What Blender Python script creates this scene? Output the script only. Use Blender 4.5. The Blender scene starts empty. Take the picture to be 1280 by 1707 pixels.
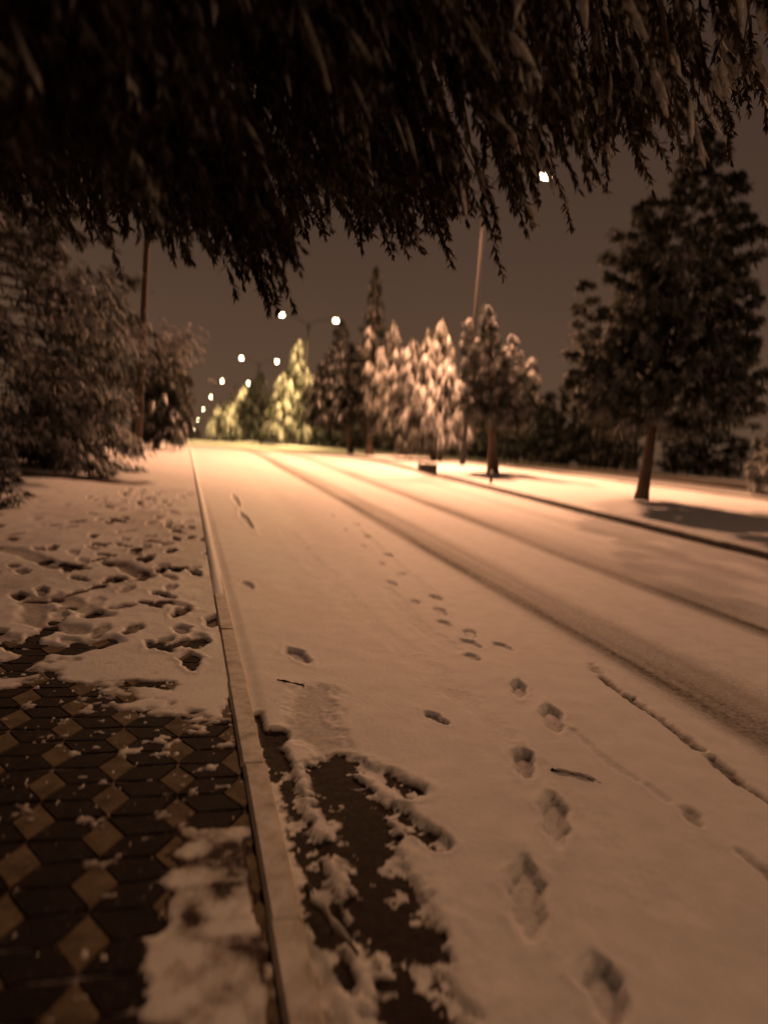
import bpy, math
import numpy as np
from mathutils import Vector, Matrix

sc = bpy.context.scene
COL = sc.collection
pi = math.pi

# ------------------------------------------------------------------ camera
CAM_F, CAM_H, ROLL = 1285.0, 1.5, math.radians(4.3)
_ct, _st = math.cos(ROLL), math.sin(ROLL)
_dx, _dy = 640 - 306.0, 853.5 - 687.0
_uc, _vc = _dx * _ct + _dy * _st, -_dx * _st + _dy * _ct
PITCH = math.atan(_vc / CAM_F)
YAW = math.atan(_uc / math.hypot(_vc, CAM_F))
Fw = np.array([math.sin(YAW) * math.cos(PITCH), math.cos(YAW) * math.cos(PITCH), -math.sin(PITCH)])
_R0 = np.array([math.cos(YAW), -math.sin(YAW), 0.0])
_U0 = np.cross(_R0, Fw)
Rt = _R0 * _ct + _U0 * _st
Up = -_R0 * _st + _U0 * _ct


def ray(x, y):
    return Rt * (x - 640) - Up * (y - 853.5) + Fw * CAM_F


def G(x, y, z=0.0):
    r = ray(x, y)
    return (np.array([0, 0, CAM_H]) + r * ((z - CAM_H) / r[2]))


def atY(x, y, Y):
    r = ray(x, y)
    return np.array([0, 0, CAM_H]) + r * (Y / r[1])


cd = bpy.data.cameras.new('camera')
cam = bpy.data.objects.new('camera', cd)
COL.objects.link(cam)
sc.camera = cam
M = Matrix(((Rt[0], Up[0], -Fw[0], 0), (Rt[1], Up[1], -Fw[1], 0), (Rt[2], Up[2], -Fw[2], CAM_H), (0, 0, 0, 1)))
cam.matrix_world = M
cd.sensor_fit = 'VERTICAL'
cd.sensor_height = 24.0
cd.lens = 24.0 * CAM_F / 1707.0
cd.clip_start = 0.05
cd.clip_end = 3000
cd.dof.use_dof = True
cd.dof.focus_distance = 4.2
cd.dof.aperture_fstop = (cd.lens / 1000) / 0.041
cd.dof.aperture_ratio = 2.0


# ------------------------------------------------------------------ helpers
def tag(o, label=None, cat=None, group=None, kind=None):
    if label: o['label'] = label
    if cat: o['category'] = cat
    if group: o['group'] = group
    if kind: o['kind'] = kind
    return o


def empty(name, loc):
    o = bpy.data.objects.new(name, None)
    o.empty_display_size = 0.3
    o.location = loc
    COL.objects.link(o)
    return o


class MB:
    """collects vertices and faces, links them as ONE mesh object"""
    def __init__(s):
        s.v, s.q, s.t, s.n = [], [], [], 0
        s.mq, s.mt = [], []

    def add(s, v, q=None, t=None, mat=0):
        v = np.asarray(v, float).reshape(-1, 3)
        if q is not None and len(q):
            q = np.asarray(q, np.int64).reshape(-1, 4)
            s.q.append(q + s.n); s.mq.append(np.full(len(q), mat))
        if t is not None and len(t):
            t = np.asarray(t, np.int64).reshape(-1, 3)
            s.t.append(t + s.n); s.mt.append(np.full(len(t), mat))
        s.v.append(v)
        s.n += len(v)

    def build(s, name, mats, parent=None, smooth=False, origin=(0, 0, 0), attrs=None):
        v = np.concatenate(s.v) - np.asarray(origin, float)
        q = np.concatenate(s.q) if s.q else np.zeros((0, 4), np.int64)
        t = np.concatenate(s.t) if s.t else np.zeros((0, 3), np.int64)
        me = bpy.data.meshes.new(name)
        me.vertices.add(len(v))
        me.vertices.foreach_set('co', v.ravel().astype(np.float32))
        nl = len(q) * 4 + len(t) * 3
        me.loops.add(nl)
        me.loops.foreach_set('vertex_index', np.concatenate([q.ravel(), t.ravel()]).astype(np.int32))
        me.polygons.add(len(q) + len(t))
        st = np.concatenate([np.arange(len(q)) * 4, len(q) * 4 + np.arange(len(t)) * 3])
        me.polygons.foreach_set('loop_start', st.astype(np.int32))
        mi = np.concatenate((s.mq + s.mt) or [np.zeros(0)]).astype(np.int32)
        me.polygons.foreach_set('material_index', mi)
        me.polygons.foreach_set('use_smooth', np.full(len(q) + len(t), smooth))
        if not isinstance(mats, (list, tuple)): mats = [mats]
        for m in mats: me.materials.append(m)
        me.update(calc_edges=True)
        for k, a in (attrs or {}).items():
            at = me.attributes.new(k, 'FLOAT', 'POINT')
            at.data.foreach_set('value', np.asarray(a, np.float32).ravel())
        o = bpy.data.objects.new(name, me)
        COL.objects.link(o)
        if parent is not None: o.parent = parent
        return o

    def box(s, c, d, rz=0.0, mat=0, bev=0.0):
        x, y, z = d[0] / 2, d[1] / 2, d[2] / 2
        if bev > 0:
            b = min(bev, x * .9, y * .9, z * .9)
            pts = []
            for (h, k) in ((-z, b), (-z + b, 0), (z - b, 0), (z, b)):
                for (sx, sy) in ((-1, -1), (1, -1), (1, 1), (-1, 1)):
                    # chamfered corners
                    pts.append((sx * (x - k), sy * (y - k), h))
            q = [(0, 3, 2, 1), (12, 13, 14, 15)]
            for r in range(3):
                for i in range(4):
                    j = (i + 1) % 4
                    q.append((r * 4 + i, r * 4 + j, r * 4 + 4 + j, r * 4 + 4 + i))
            v = np.array(pts)
        else:
            v = np.array([(-x, -y, -z), (x, -y, -z), (x, y, -z), (-x, y, -z), (-x, -y, z), (x, -y, z), (x, y, z), (-x, y, z)])
            q = [(0, 3, 2, 1), (4, 5, 6, 7), (0, 1, 5, 4), (1, 2, 6, 5), (2, 3, 7, 6), (3, 0, 4, 7)]
        c_, s_ = math.cos(rz), math.sin(rz)
        v = np.stack([v[:, 0] * c_ - v[:, 1] * s_, v[:, 0] * s_ + v[:, 1] * c_, v[:, 2]], 1) + np.asarray(c, float)
        s.add(v, q, mat=mat)

    def tube(s, pts, rad, n=10, mat=0, cap=True, jit=0.0, rng=None, squash=1.0):
        pts = np.asarray(pts, float)
        rad = np.broadcast_to(np.asarray(rad, float), (len(pts),))
        tan = np.gradient(pts, axis=0)
        tan /= np.linalg.norm(tan, axis=1)[:, None] + 1e-9
        ref = np.array([0.0, 0, 1]) if abs(tan[0][2]) < .9 else np.array([1.0, 0, 0])
        V = []
        a = np.linspace(0, 2 * pi, n, endpoint=False)
        x = np.cross(tan[0], ref); x /= np.linalg.norm(x)
        for p, tn, r in zip(pts, tan, rad):
            x = x - tn * (x @ tn); x /= np.linalg.norm(x) + 1e-9
            y = np.cross(tn, x)
            rr = r * np.ones(n)
            if jit and rng is not None: rr = rr * (1 + jit * rng.uniform(-1, 1, n))
            V.append(p + np.outer(np.cos(a) * rr, x) + np.outer(np.sin(a) * rr * squash, y))
        V = np.concatenate(V)
        q = []
        for i in range(len(pts) - 1):
            for k in range(n):
                k2 = (k + 1) % n
                q.append((i * n + k, i * n + k2, i * n + n + k2, i * n + n + k))
        t = []
        if cap:
            V = np.concatenate([V, pts[:1], pts[-1:]])
            c0, c1 = len(V) - 2, len(V) - 1
            L = (len(pts) - 1) * n
            for k in range(n):
                k2 = (k + 1) % n
                t.append((c0, k2, k)); t.append((c1, L + k, L + k2))
        s.add(V, q, t, mat)


def bez(a, b, c, n):
    t = np.linspace(0, 1, n)[:, None]
    return (1 - t) ** 2 * a + 2 * t * (1 - t) * b + t * t * c


# value noise ---------------------------------------------------------------
def _h(i, j, seed):
    n = (i * 374761393 + j * 668265263 + seed * 974634777) & 0xFFFFFFFF
    n = ((n ^ (n >> 13)) * 1274126177) & 0xFFFFFFFF
    return ((n ^ (n >> 16)) & 0xFFFF) / 65535.0


def vnoise(x, y, seed=0):
    xi, yi = np.floor(x).astype(np.int64), np.floor(y).astype(np.int64)
    fx, fy = x - xi, y - yi
    fx, fy = fx * fx * (3 - 2 * fx), fy * fy * (3 - 2 * fy)
    a, b = _h(xi, yi, seed), _h(xi + 1, yi, seed)
    c, d = _h(xi, yi + 1, seed), _h(xi + 1, yi + 1, seed)
    return (a * (1 - fx) + b * fx) * (1 - fy) + (c * (1 - fx) + d * fx) * fy * 1.0


def fbm(x, y, oct=4, seed=0, gain=.5):
    s, a, tot = 0, 1.0, 0
    for k in range(oct):
        s = s + a * (vnoise(x * 2 ** k, y * 2 ** k, seed + k * 17) * 2 - 1)
        tot += a
        a *= gain
    return s / tot


def sstep(a, b, x):
    t = np.clip((x - a) / (b - a), 0, 1)
    return t * t * (3 - 2 * t)


# the lie of the land: the road drops gently and bends left beyond the crest
def softplus(x, w):
    return w * np.logaddexp(0, x / w)


def zg(Y):
    Y = np.asarray(Y, float)
    return -0.030 * softplus(Y - 34, 2.5) - 0.0002 * np.clip(Y - 100, 0, None) ** 2


def sh(Y):
    Y = np.asarray(Y, float)
    return -0.0155 * softplus(Y - 38, 4.0)


def sh2(Y):
    Y = np.asarray(Y, float)
    return sh(Y) + 0.30 * softplus(34 - np.clip(Y, 2, None), 4.0)


# ------------------------------------------------------------------ materials
def newmat(name):
    m = bpy.data.materials.new(name)
    m.use_nodes = True
    nt = m.node_tree
    b = nt.nodes['Principled BSDF']
    return m, nt, b


def N(nt, typ, **kw):
    n = nt.nodes.new(typ)
    for k, v in kw.items():
        setattr(n, k, v)
    return n


def noise(nt, scale, detail=5, rough=.6, coord=None):
    n = N(nt, 'ShaderNodeTexNoise')
    n.inputs['Scale'].default_value = scale
    n.inputs['Detail'].default_value = detail
    n.inputs['Roughness'].default_value = rough
    if coord is not None: nt.links.new(coord, n.inputs['Vector'])
    return n


def ramp(nt, fac, stops):
    r = N(nt, 'ShaderNodeValToRGB')
    e = r.color_ramp.elements
    while len(e) < len(stops): e.new(.5)
    for k, (p, c) in enumerate(stops):
        e[k].position = p
        e[k].color = (*c, 1) if len(c) == 3 else c
    nt.links.new(fac, r.inputs[0])
    return r


def mathn(nt, op, a, b=None, clamp=False):
    n = N(nt, 'ShaderNodeMath', operation=op)
    n.use_clamp = clamp
    for i, x in enumerate((a, b)):
        if x is None: continue
        if isinstance(x, (int, float)): n.inputs[i].default_value = x
        else: nt.links.new(x, n.inputs[i])
    return n.outputs[0]


def mixc(nt, fac, a, b):
    n = N(nt, 'ShaderNodeMix', data_type='RGBA')
    for i, x in ((0, fac), (6, a), (7, b)):
        if isinstance(x, (int, float)): n.inputs[i].default_value = x
        elif isinstance(x, tuple): n.inputs[i].default_value = (*x, 1)
        else: nt.links.new(x, n.inputs[i])
    return n.outputs[2]


def bump(nt, b, h, strength=.4, dist=.02):
    n = N(nt, 'ShaderNodeBump')
    n.inputs['Strength'].default_value = strength
    n.inputs['Distance'].default_value = dist
    nt.links.new(h, n.inputs['Height'])
    nt.links.new(n.outputs[0], b.inputs['Normal'])


SNOW = (.80, .80, .82)


def translucent(nt, b, col, amount):
    tr = N(nt, 'ShaderNodeBsdfTranslucent')
    nt.links.new(col, tr.inputs[0])
    mx = N(nt, 'ShaderNodeMixShader')
    mx.inputs[0].default_value = amount
    nt.links.new(b.outputs[0], mx.inputs[1])
    nt.links.new(tr.outputs[0], mx.inputs[2])
    out = [n for n in nt.nodes if n.type == 'OUTPUT_MATERIAL'][0]
    nt.links.new(mx.outputs[0], out.inputs[0])


def snow_surface(name, under, under_rough=.6, dirty=(.15, .125, .11)):
    """snow whose cover (a measured amount per point) wears through to what lies below"""
    m, nt, b = newmat(name)
    co = N(nt, 'ShaderNodeNewGeometry').outputs['Position']
    at = N(nt, 'ShaderNodeAttribute', attribute_name='cover').outputs['Fac']
    n1 = noise(nt, 38, 6, .65, co).outputs['Fac']
    n2 = noise(nt, 7, 4, .6, co).outputs['Fac']
    n3 = noise(nt, 210, 3, .6, co).outputs['Fac']
    a = mathn(nt, 'SUBTRACT', n1, .5)
    a = mathn(nt, 'MULTIPLY', a, .55)
    c = mathn(nt, 'ADD', at, a)
    sn = ramp(nt, n2, [(.3, (.70, .70, .72)), (.7, (.82, .82, .84))]).outputs[0]
    un = ramp(nt, n1, [(.3, tuple(x * .6 for x in under)), (.72, tuple(x * 1.5 for x in under))]).outputs[0]
    f1 = ramp(nt, c, [(.18, (0, 0, 0)), (.50, (1, 1, 1))]).outputs[0]
    f2 = ramp(nt, c, [(.30, (0, 0, 0)), (.85, (1, 1, 1))]).outputs[0]
    c1 = mixc(nt, f1, un, dirty)
    c2 = mixc(nt, f2, c1, sn)
    nt.links.new(c2, b.inputs['Base Color'])
    b.inputs['Roughness'].default_value = .68
    nt.links.new(mathn(nt, 'ADD', mathn(nt, 'MULTIPLY', f2, .28), .02), b.inputs['Specular IOR Level'])
    h = mathn(nt, 'ADD', mathn(nt, 'MULTIPLY', n1, 1.0), mathn(nt, 'MULTIPLY', n3, .35))
    bump(nt, b, h, .5, .006)
    return m


m_road = snow_surface('snow_on_asphalt', (.036, .027, .024))
m_pave_snow = snow_surface('snow_on_pavers', (.055, .035, .035), dirty=(.26, .22, .20))
m_median = snow_surface('snow_on_grass', (.06, .05, .035))
m_ground = snow_surface('snow_on_ground', (.06, .05, .035))


def paver_mat(name, col):
    m, nt, b = newmat(name)
    co = N(nt, 'ShaderNodeNewGeometry').outputs['Position']
    n1 = noise(nt, 12, 5, .6, co).outputs['Fac']
    n2 = noise(nt, 160, 3, .6, co).outputs['Fac']
    n3 = noise(nt, 48, 7, .75, co).outputs['Fac']
    c = ramp(nt, n1, [(.3, tuple(x * .45 for x in col)), (.7, tuple(x * 1.35 for x in col))]).outputs[0]
    fr = ramp(nt, n3, [(.60, (0, 0, 0)), (.76, (.5, .5, .5))]).outputs[0]
    c = mixc(nt, fr, c, (.6, .6, .62))
    nt.links.new(c, b.inputs['Base Color'])
    b.inputs['Roughness'].default_value = .85
    b.inputs['Specular IOR Level'].default_value = .1
    bump(nt, b, n2, .4, .006)
    return m


m_dark_paver = paver_mat('dark_red_paver', (.015, .0075, .0085))
m_light_paver = paver_mat('beige_paver', (.16, .12, .08))
m_joint = paver_mat('paver_joint', (.010, .007, .007))


def concrete_mat(name, col, snowy=.0):
    m, nt, b = newmat(name)
    g = N(nt, 'ShaderNodeNewGeometry')
    co = g.outputs['Position']
    n1 = noise(nt, 9, 6, .65, co).outputs['Fac']
    n2 = noise(nt, 90, 4, .6, co).outputs['Fac']
    c = ramp(nt, n1, [(.28, tuple(x * .55 for x in col)), (.7, tuple(x * 1.15 for x in col))]).outputs[0]
    sx = N(nt, 'ShaderNodeSeparateXYZ')
    nt.links.new(g.outputs['Normal'], sx.inputs[0])
    up = mathn(nt, 'SUBTRACT', sx.outputs['Z'], 1.15 - snowy)
    k = mathn(nt, 'ADD', mathn(nt, 'MULTIPLY', up, 5), mathn(nt, 'MULTIPLY', mathn(nt, 'SUBTRACT', n1, .5), 2.6))
    f = mathn(nt, 'ADD', k, 0.2, True)
    c = mixc(nt, f, c, SNOW)
    nt.links.new(c, b.inputs['Base Color'])
    b.inputs['Roughness'].default_value = .8
    bump(nt, b, mathn(nt, 'ADD', n2, n1), .5, .006)
    return m


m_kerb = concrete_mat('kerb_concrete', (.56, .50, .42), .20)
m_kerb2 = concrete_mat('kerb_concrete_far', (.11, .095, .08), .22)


def foliage_mat(name, green, snowy, zlo=.15, zhi=.75):
    m, nt, b = newmat(name)
    g = N(nt, 'ShaderNodeNewGeometry')
    co = g.outputs['Position']
    n1 = noise(nt, 2.3, 4, .6, co).outputs['Fac']
    n2 = noise(nt, 14, 3, .6, co).outputs['Fac']
    c = ramp(nt, n2, [(.3, tuple(x * .6 for x in green)), (.7, tuple(x * 1.4 for x in green))]).outputs[0]
    sx = N(nt, 'ShaderNodeSeparateXYZ')
    nt.links.new(g.outputs['Normal'], sx.inputs[0])
    mr = N(nt, 'ShaderNodeMapRange')
    nt.links.new(sx.outputs['Z'], mr.inputs[0])
    mr.inputs[1].default_value, mr.inputs[2].default_value = zlo, zhi
    k = mathn(nt, 'ADD', mathn(nt, 'MULTIPLY', mathn(nt, 'SUBTRACT', n1, .5), 3.0), snowy)
    k = mathn(nt, 'ADD', k, mathn(nt, 'MULTIPLY', mathn(nt, 'SUBTRACT', n2, .5), 1.5), True)
    f = mathn(nt, 'MULTIPLY', mr.outputs[0], k, True)
    c = mixc(nt, f, c, SNOW)
    nt.links.new(c, b.inputs['Base Color'])
    b.inputs['Roughness'].default_value = .75
    b.inputs['Specular IOR Level'].default_value = .2
    translucent(nt, b, c, .22)
    return m


m_fol_snowy = foliage_mat('conifer_foliage_snowy', (.026, .026, .015), .36, .05, .75)
m_fol_left = foliage_mat('conifer_foliage_half_snowy', (.034, .032, .020), .22, .1, .75)
m_fol_mid = foliage_mat('conifer_foliage_dusted', (.036, .040, .022), .35)
m_fol_dark = foliage_mat('conifer_foliage_dark', (.022, .024, .017), .08, .3, .9)
m_fol_canopy = foliage_mat('cedar_foliage', (.042, .029, .017), .30, .1, .8)


def snow_load_mat():
    m, nt, b = newmat('snow_on_branches')
    co = N(nt, 'ShaderNodeNewGeometry').outputs['Position']
    n1 = noise(nt, 22, 5, .65, co).outputs['Fac']
    c = ramp(nt, n1, [(.32, (.42, .40, .38)), (.55, SNOW)]).outputs[0]
    nt.links.new(c, b.inputs['Base Color'])
    b.inputs['Roughness'].default_value = .65
    bump(nt, b, n1, .8, .05)
    translucent(nt, b, c, .38)
    return m


m_load = snow_load_mat()


def bark_mat(name, col):
    m, nt, b = newmat(name)
    tc = N(nt, 'ShaderNodeNewGeometry').outputs['Position']
    mp = N(nt, 'ShaderNodeMapping')
    mp.inputs['Scale'].default_value = (9, 9, 1.6)
    nt.links.new(tc, mp.inputs[0])
    n1 = noise(nt, 3, 6, .7, mp.outputs[0]).outputs['Fac']
    c = ramp(nt, n1, [(.3, tuple(x * .45 for x in col)), (.7, tuple(x * 1.3 for x in col))]).outputs[0]
    nt.links.new(c, b.inputs['Base Color'])
    b.inputs['Roughness'].default_value = .9
    bump(nt, b, n1, .9, .04)
    return m


m_bark = bark_mat('bark', (.10, .065, .045))
m_wood = bark_mat('weathered_wood', (.05, .030, .022))
m_twig = bark_mat('dark_twig', (.035, .022, .016))


def simple(name, col, rough=.5, metal=0.0, ns=30):
    m, nt, b = newmat(name)
    co = N(nt, 'ShaderNodeTexCoord').outputs['Object']
    n1 = noise(nt, ns, 4, .6, co).outputs['Fac']
    c = ramp(nt, n1, [(.3, tuple(x * .8 for x in col)), (.7, tuple(x * 1.12 for x in col))]).outputs[0]
    nt.links.new(c, b.inputs['Base Color'])
    b.inputs['Roughness'].default_value = rough
    b.inputs['Metallic'].default_value = metal
    return m


m_steel = simple('painted_steel', (.010, .009, .009), .85)
m_head = simple('lamp_housing_grey', (.07, .07, .07), .5)
m_black = simple('dark_cast_iron', (.02, .018, .017), .6)


def lens_mat(name, col, strength):
    m, nt, b = newmat(name)
    b.inputs['Base Color'].default_value = (.8, .8, .8, 1)
    b.inputs['Emission Color'].default_value = (*col, 1)
    b.inputs['Emission Strength'].default_value = strength
    return m


m_lens_pink = lens_mat('lamp_lens_amber', (1, .72, .45), 40)
m_lens_yel = lens_mat('lamp_lens_warm', (1, .84, .50), 60)

# ------------------------------------------------------------------ ground sheets


def axis(*segs):
    """segs: (start, end, step0, step1): graded 1-D samples"""
    out = []
    for a, b_, s0, s1 in segs:
        x = a
        L = b_ - a
        while x < b_ - 1e-6:
            out.append(x)
            x += s0 + (s1 - s0) * (x - a) / L
    out.append(segs[-1][1])
    return np.array(out)


def sheet(name, xs, ys, field, mat, shift=sh, skirt=0.0):
    X, Y = np.meshgrid(xs, ys)
    z, cov = field(X, Y)
    v = np.stack([X + shift(Y), Y, z + zg(Y)], -1).reshape(-1, 3)
    nx, ny = len(xs), len(ys)
    i = np.arange(nx * ny).reshape(ny, nx)
    q = np.stack([i[:-1, :-1], i[:-1, 1:], i[1:, 1:], i[1:, :-1]], -1).reshape(-1, 4)
    mb = MB()
    mb.add(v, q)
    o = mb.build(name, mat, smooth=True, attrs={'cover': cov})
    return tag(o, kind='structure')


def seg_dist(X, Y, a, b_):
    ax, ay = a[:2]; bx, by = b_[:2]
    dx, dy = bx - ax, by - ay
    L2 = dx * dx + dy * dy + 1e-12
    t = np.clip(((X - ax) * dx + (Y - ay) * dy) / L2, 0, 1)
    return np.hypot(X - ax - t * dx, Y - ay - t * dy), t


def footprint(X, Y, z, cov, p, ang, L, W, dep, dcov):
    """shoe print: sole and heel ovals pressed into the snow, with a soft rim"""
    r = L
    m = (np.abs(X - p[0]) < r) & (np.abs(Y - p[1]) < r)
    if not m.any(): return
    x, y = X[m] - p[0], Y[m] - p[1]
    c, s = math.cos(ang), math.sin(ang)
    u, w = x * c + y * s, -x * s + y * c     # u along the shoe
    hw = np.interp(u / L, [-.5, -.3, -.08, .15, .34, .5], [.30, .40, .31, .48, .42, .22]) * W
    e = np.hypot(u / (.52 * L), w / hw * .86) + .26 * fbm(x * 20 + p[0] * 31, y * 20 + p[1] * 17, 3, 5)
    ins = 1 - sstep(.72, 1.10, e)
    rim = np.exp(-((e - 1.42) / .3) ** 2)
    z[m] += -dep * ins + dep * .12 * rim
    cov[m] -= dcov * ins


rng = np.random.default_rng(7)

# footprints of the walker on the road, seen at these points of the near ground
road_prints = []


def px_print(x0, y0, x1, y1, W=.086, dep=.034, dcov=.28):  # dcov darkens the print floor too: shading put into the snow cover
    a, b_ = G(x0, y0, .02), G(x1, y1, .02)
    d = b_ - a
    road_prints.append(((a + b_) / 2, math.atan2(-d[1], -d[0]) + pi, max(np.hypot(d[0], d[1]), .2), W, dep, dcov))


px_print(885, 1562, 872, 1440, .125)
px_print(930, 1412, 918, 1325, .11)
px_print(876, 1304, 868, 1250, .105)
px_print(928, 1228, 912, 1182, .11)
px_print(865, 1168, 862, 1140, .09)
px_print(1030, 1720, 985, 1600, .12)
px_print(742, 1211, 708, 1191, .07, .02, .5)
px_print(420, 882, 400, 855, .12, .03, .35)
px_print(398, 845, 388, 826, .12, .03, .3)
px_print(512, 1110, 480, 1085, .12, .025, .4)
px_print(420, 985, 405, 972, .10, .02, .25)
# fainter older trail up the lane
trail = [(2.41, 11.9), (2.32, 9.1), (2.1, 6.77), (2.07, 5.4), (2.06, 4.5)]
for k in range(17):
    t = k / 16 * 3.98
    i = int(t); f = t - i
    p = np.array(trail[i]) * (1 - f) + np.array(trail[i + 1]) * f
    p = p + (rng.uniform(-.1, .1) + (.09 if k % 2 else -.09), rng.uniform(-.12, .12))
    road_prints.append((np.array([p[0], p[1], 0]), pi / 2 + rng.uniform(-.35, .35), rng.uniform(.16, .26), .10, .016, rng.uniform(.18, .36)))

strokes = []   # polyline, width, depth, cover loss


def px_stroke(pts, w, dep, dc):
    strokes.append(([G(*p, .02)[:2] for p in pts], w, dep, dc))


px_stroke([(1002, 1135), (1085, 1195), (1165, 1255)], .030, .02, .55)
px_stroke([(1185, 1270), (1230, 1310), (1290, 1350)], .030, .02, .55)
px_stroke([(985, 1112), (996, 1125)], .03, .012, .3)
px_stroke([(955, 1225), (1020, 1285), (1060, 1310)], .022, .008, .22)
px_stroke([(1075, 1318), (1110, 1345)], .020, .008, .2)
px_stroke([(1145, 1362), (1162, 1384)], .030, .018, .45)
px_stroke([(1228, 1430), (1290, 1478)], .026, .014, .40)
px_stroke([(598, 885), (680, 960), (730, 1005)], .055, .006, .16)
px_stroke([(645, 985), (700, 1050), (760, 1090)], .06, .006, .12)
px_stroke([(480, 890), (600, 1030), (760, 1160)], .10, .004, .09)
px_stroke([(760, 1160), (930, 1320), (1100, 1520)], .07, .004, .08)
px_stroke([(540, 1285), (572, 1268), (622, 1285), (676, 1316)], .062, .03, 1.0)
px_stroke([(664, 1350), (690, 1375), (730, 1408)], .040, .03, .85)
px_stroke([(550, 1280), (600, 1390), (650, 1500), (680, 1590), (690, 1760)], .11, .04, 1.2)
px_stroke([(590, 1310), (630, 1400)], .09, .02, .9)
px_stroke([(620, 1520), (690, 1560)], .07, .03, .8)
px_stroke([(520, 1160), (525, 1230), (560, 1265)], .11, .012, .32)
px_stroke([(455, 1225), (480, 1310), (515, 1420), (560, 1560)], .050, .028, 1.15)
px_stroke([(505, 1480), (545, 1560), (590, 1650)], .030, .028, 1.0)
px_stroke([(430, 1190), (442, 1240), (458, 1300)], .018, .02, .9)
px_stroke([(520, 1620), (560, 1720)], .03, .02, .5)


def road_field(X, Y):
    near = 1 - sstep(9, 16, Y)
    z = .042 + .012 * fbm(X * .9, Y * .35, 3, 1) + .0028 * fbm(X * 5, Y * 5, 3, 2) * near
    cov = 1.0 + .06 * fbm(X * 2.2, Y * .5, 3, 9)
    wob = .05 * fbm(Y * .12, Y * 0 + 3, 2, 4)
    streak = fbm(X * 9, Y * .22, 3, 12)
    for xc, w, dep, dc in ((3.04, .17, .026, .60), (3.40, .28, .014, .42), (3.95, .20, .006, .16), (4.84, .25, .022, .54), (5.35, .42, .012, .34), (6.0, .25, .008, .2),
                           (2.70, .25, .006, .12), (6.75, .4, .008, .30), (1.70, .18, .005, .10)):
        g = np.exp(-((X - xc - wob) / w) ** 2)
        z -= dep * g
        cov -= dc * g * (.9 + .35 * streak)
        z += .25 * dep * np.exp(-((X - xc - wob - 1.7 * w) / (.5 * w)) ** 2)
    # rough crumbs along the median kerb
    g = np.exp(-((X - 7.7) / .35) ** 2)
    cov -= .30 * g * (.6 + fbm(X * 6, Y * 1.3, 3, 31))
    thin = (1 - sstep(.75, 1.35, X + .15 * fbm(X * 3, Y * 3, 2, 77))) * (1 - sstep(3.0, 4.2, Y))
    z = z * (1 - .62 * thin)
    for pts, w, dep, dc in strokes:
        d = None
        P = np.array(pts)
        m = (X > P[:, 0].min() - .5) & (X < P[:, 0].max() + .5) & (Y > P[:, 1].min() - .5) & (Y < P[:, 1].max() + .5)
        if not m.any(): continue
        x, y = X[m], Y[m]
        for a, b_ in zip(pts[:-1], pts[1:]):
            dd, _ = seg_dist(x, y, a, b_)
            d = dd if d is None else np.minimum(d, dd)
        d = d / w + .5 * fbm(x * 16, y * 16, 4, 21) + .7 * fbm(x * 6, y * 6, 3, 22) + .35 * fbm(x * 45, y * 45, 3, 23)
        g = 1 - sstep(.35, 1.45, d)
        z[m] -= dep * g
        cov[m] -= dc * g
        z[m] += dep * .10 * np.exp(-((d - 1.6) / .4) ** 2)
    # crumbly ploughed strip beside the near kerb
    e = np.exp(-((X - .60) / .085) ** 2) * sstep(1.0, 1.6, Y) * (1 - sstep(2.9, 3.5, Y))
    lump = np.clip(fbm(X * 42, Y * 34, 4, 41) + .4 * fbm(X * 9, Y * 7, 2, 42), -.15, 1)
    z += e * (.004 + .014 * lump)
    cov += e * (.9 * lump - .25)
    fl = np.maximum(sstep(.16, .36, fbm(X * 24, Y * 24, 4, 47)), sstep(.22, .4, fbm(X * 8, Y * 8, 4, 48))) * sstep(1.3, 1.8, Y) * (1 - sstep(3.1, 3.4, Y)) * (X < 1.0)
    z += .008 * fl * (cov < .6)
    cov += .9 * fl * (cov < .6)
    for f in road_prints:
        footprint(X, Y, z, cov, *f)
    z -= .012 * (1 - sstep(.02, .10, X - .39)) * near
    cov = np.clip(cov, -.4, 1.05)
    z = np.maximum(z, .003 + .002 * fbm(X * 30, Y * 30, 2, 3))
    return z, cov


KX0, KX1, KZ = .288, .384, .118     # near kerb
ys_near = axis((-14, .9, .8, .05), (.9, 5.0, .013, .013), (5.0, 16, .014, .12), (16, 60, .12, 1.0), (60, 320, 1.0, 6))
xs_road = axis((.388, 2.4, .012, .013), (2.4, 3.2, .014, .03), (3.2, 8.02, .04, .05))
sheet('road', xs_road, ys_near, road_field, m_road)

# pavement: snow sheet over pavers; the cedar keeps the near corner bare
PZ = .10
pave_prints = []
for k in range(230):
    Y = 4.6 + 9.5 * rng.random() ** 1.35
    X = rng.uniform(-3.6, .18)
    if rng.random() < .45: X = rng.normal(-.55, .5)
    if X > .17: continue
    pave_prints.append((np.array([X, Y, 0]), rng.normal(pi / 2, .5), rng.uniform(.22, .31), rng.uniform(.10, .13), rng.uniform(.010, .026), rng.uniform(.22, .70)))
for (x, y) in ((302, 1025), (355, 1040), (318, 1103), (340, 905), (350, 930), (268, 955), (285, 925), (325, 960)):
    p = G(x, y, PZ)
    pave_prints.append((p, pi / 2 + rng.uniform(-.3, .3), .30, .12, .038, .6))
drag = []
for pts in ([(40, 1000), (110, 1005), (160, 1030)], [(55, 1010), (55, 1040), (130, 1055)], [(20, 920), (100, 950)], [(60, 1090), (30, 1110), (0, 1112)],
            [(120, 1085), (180, 1070)], [(0, 1065), (70, 1082)], [(200, 945), (240, 965)]):
    drag.append([G(*p, PZ)[:2] for p in pts])


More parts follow.
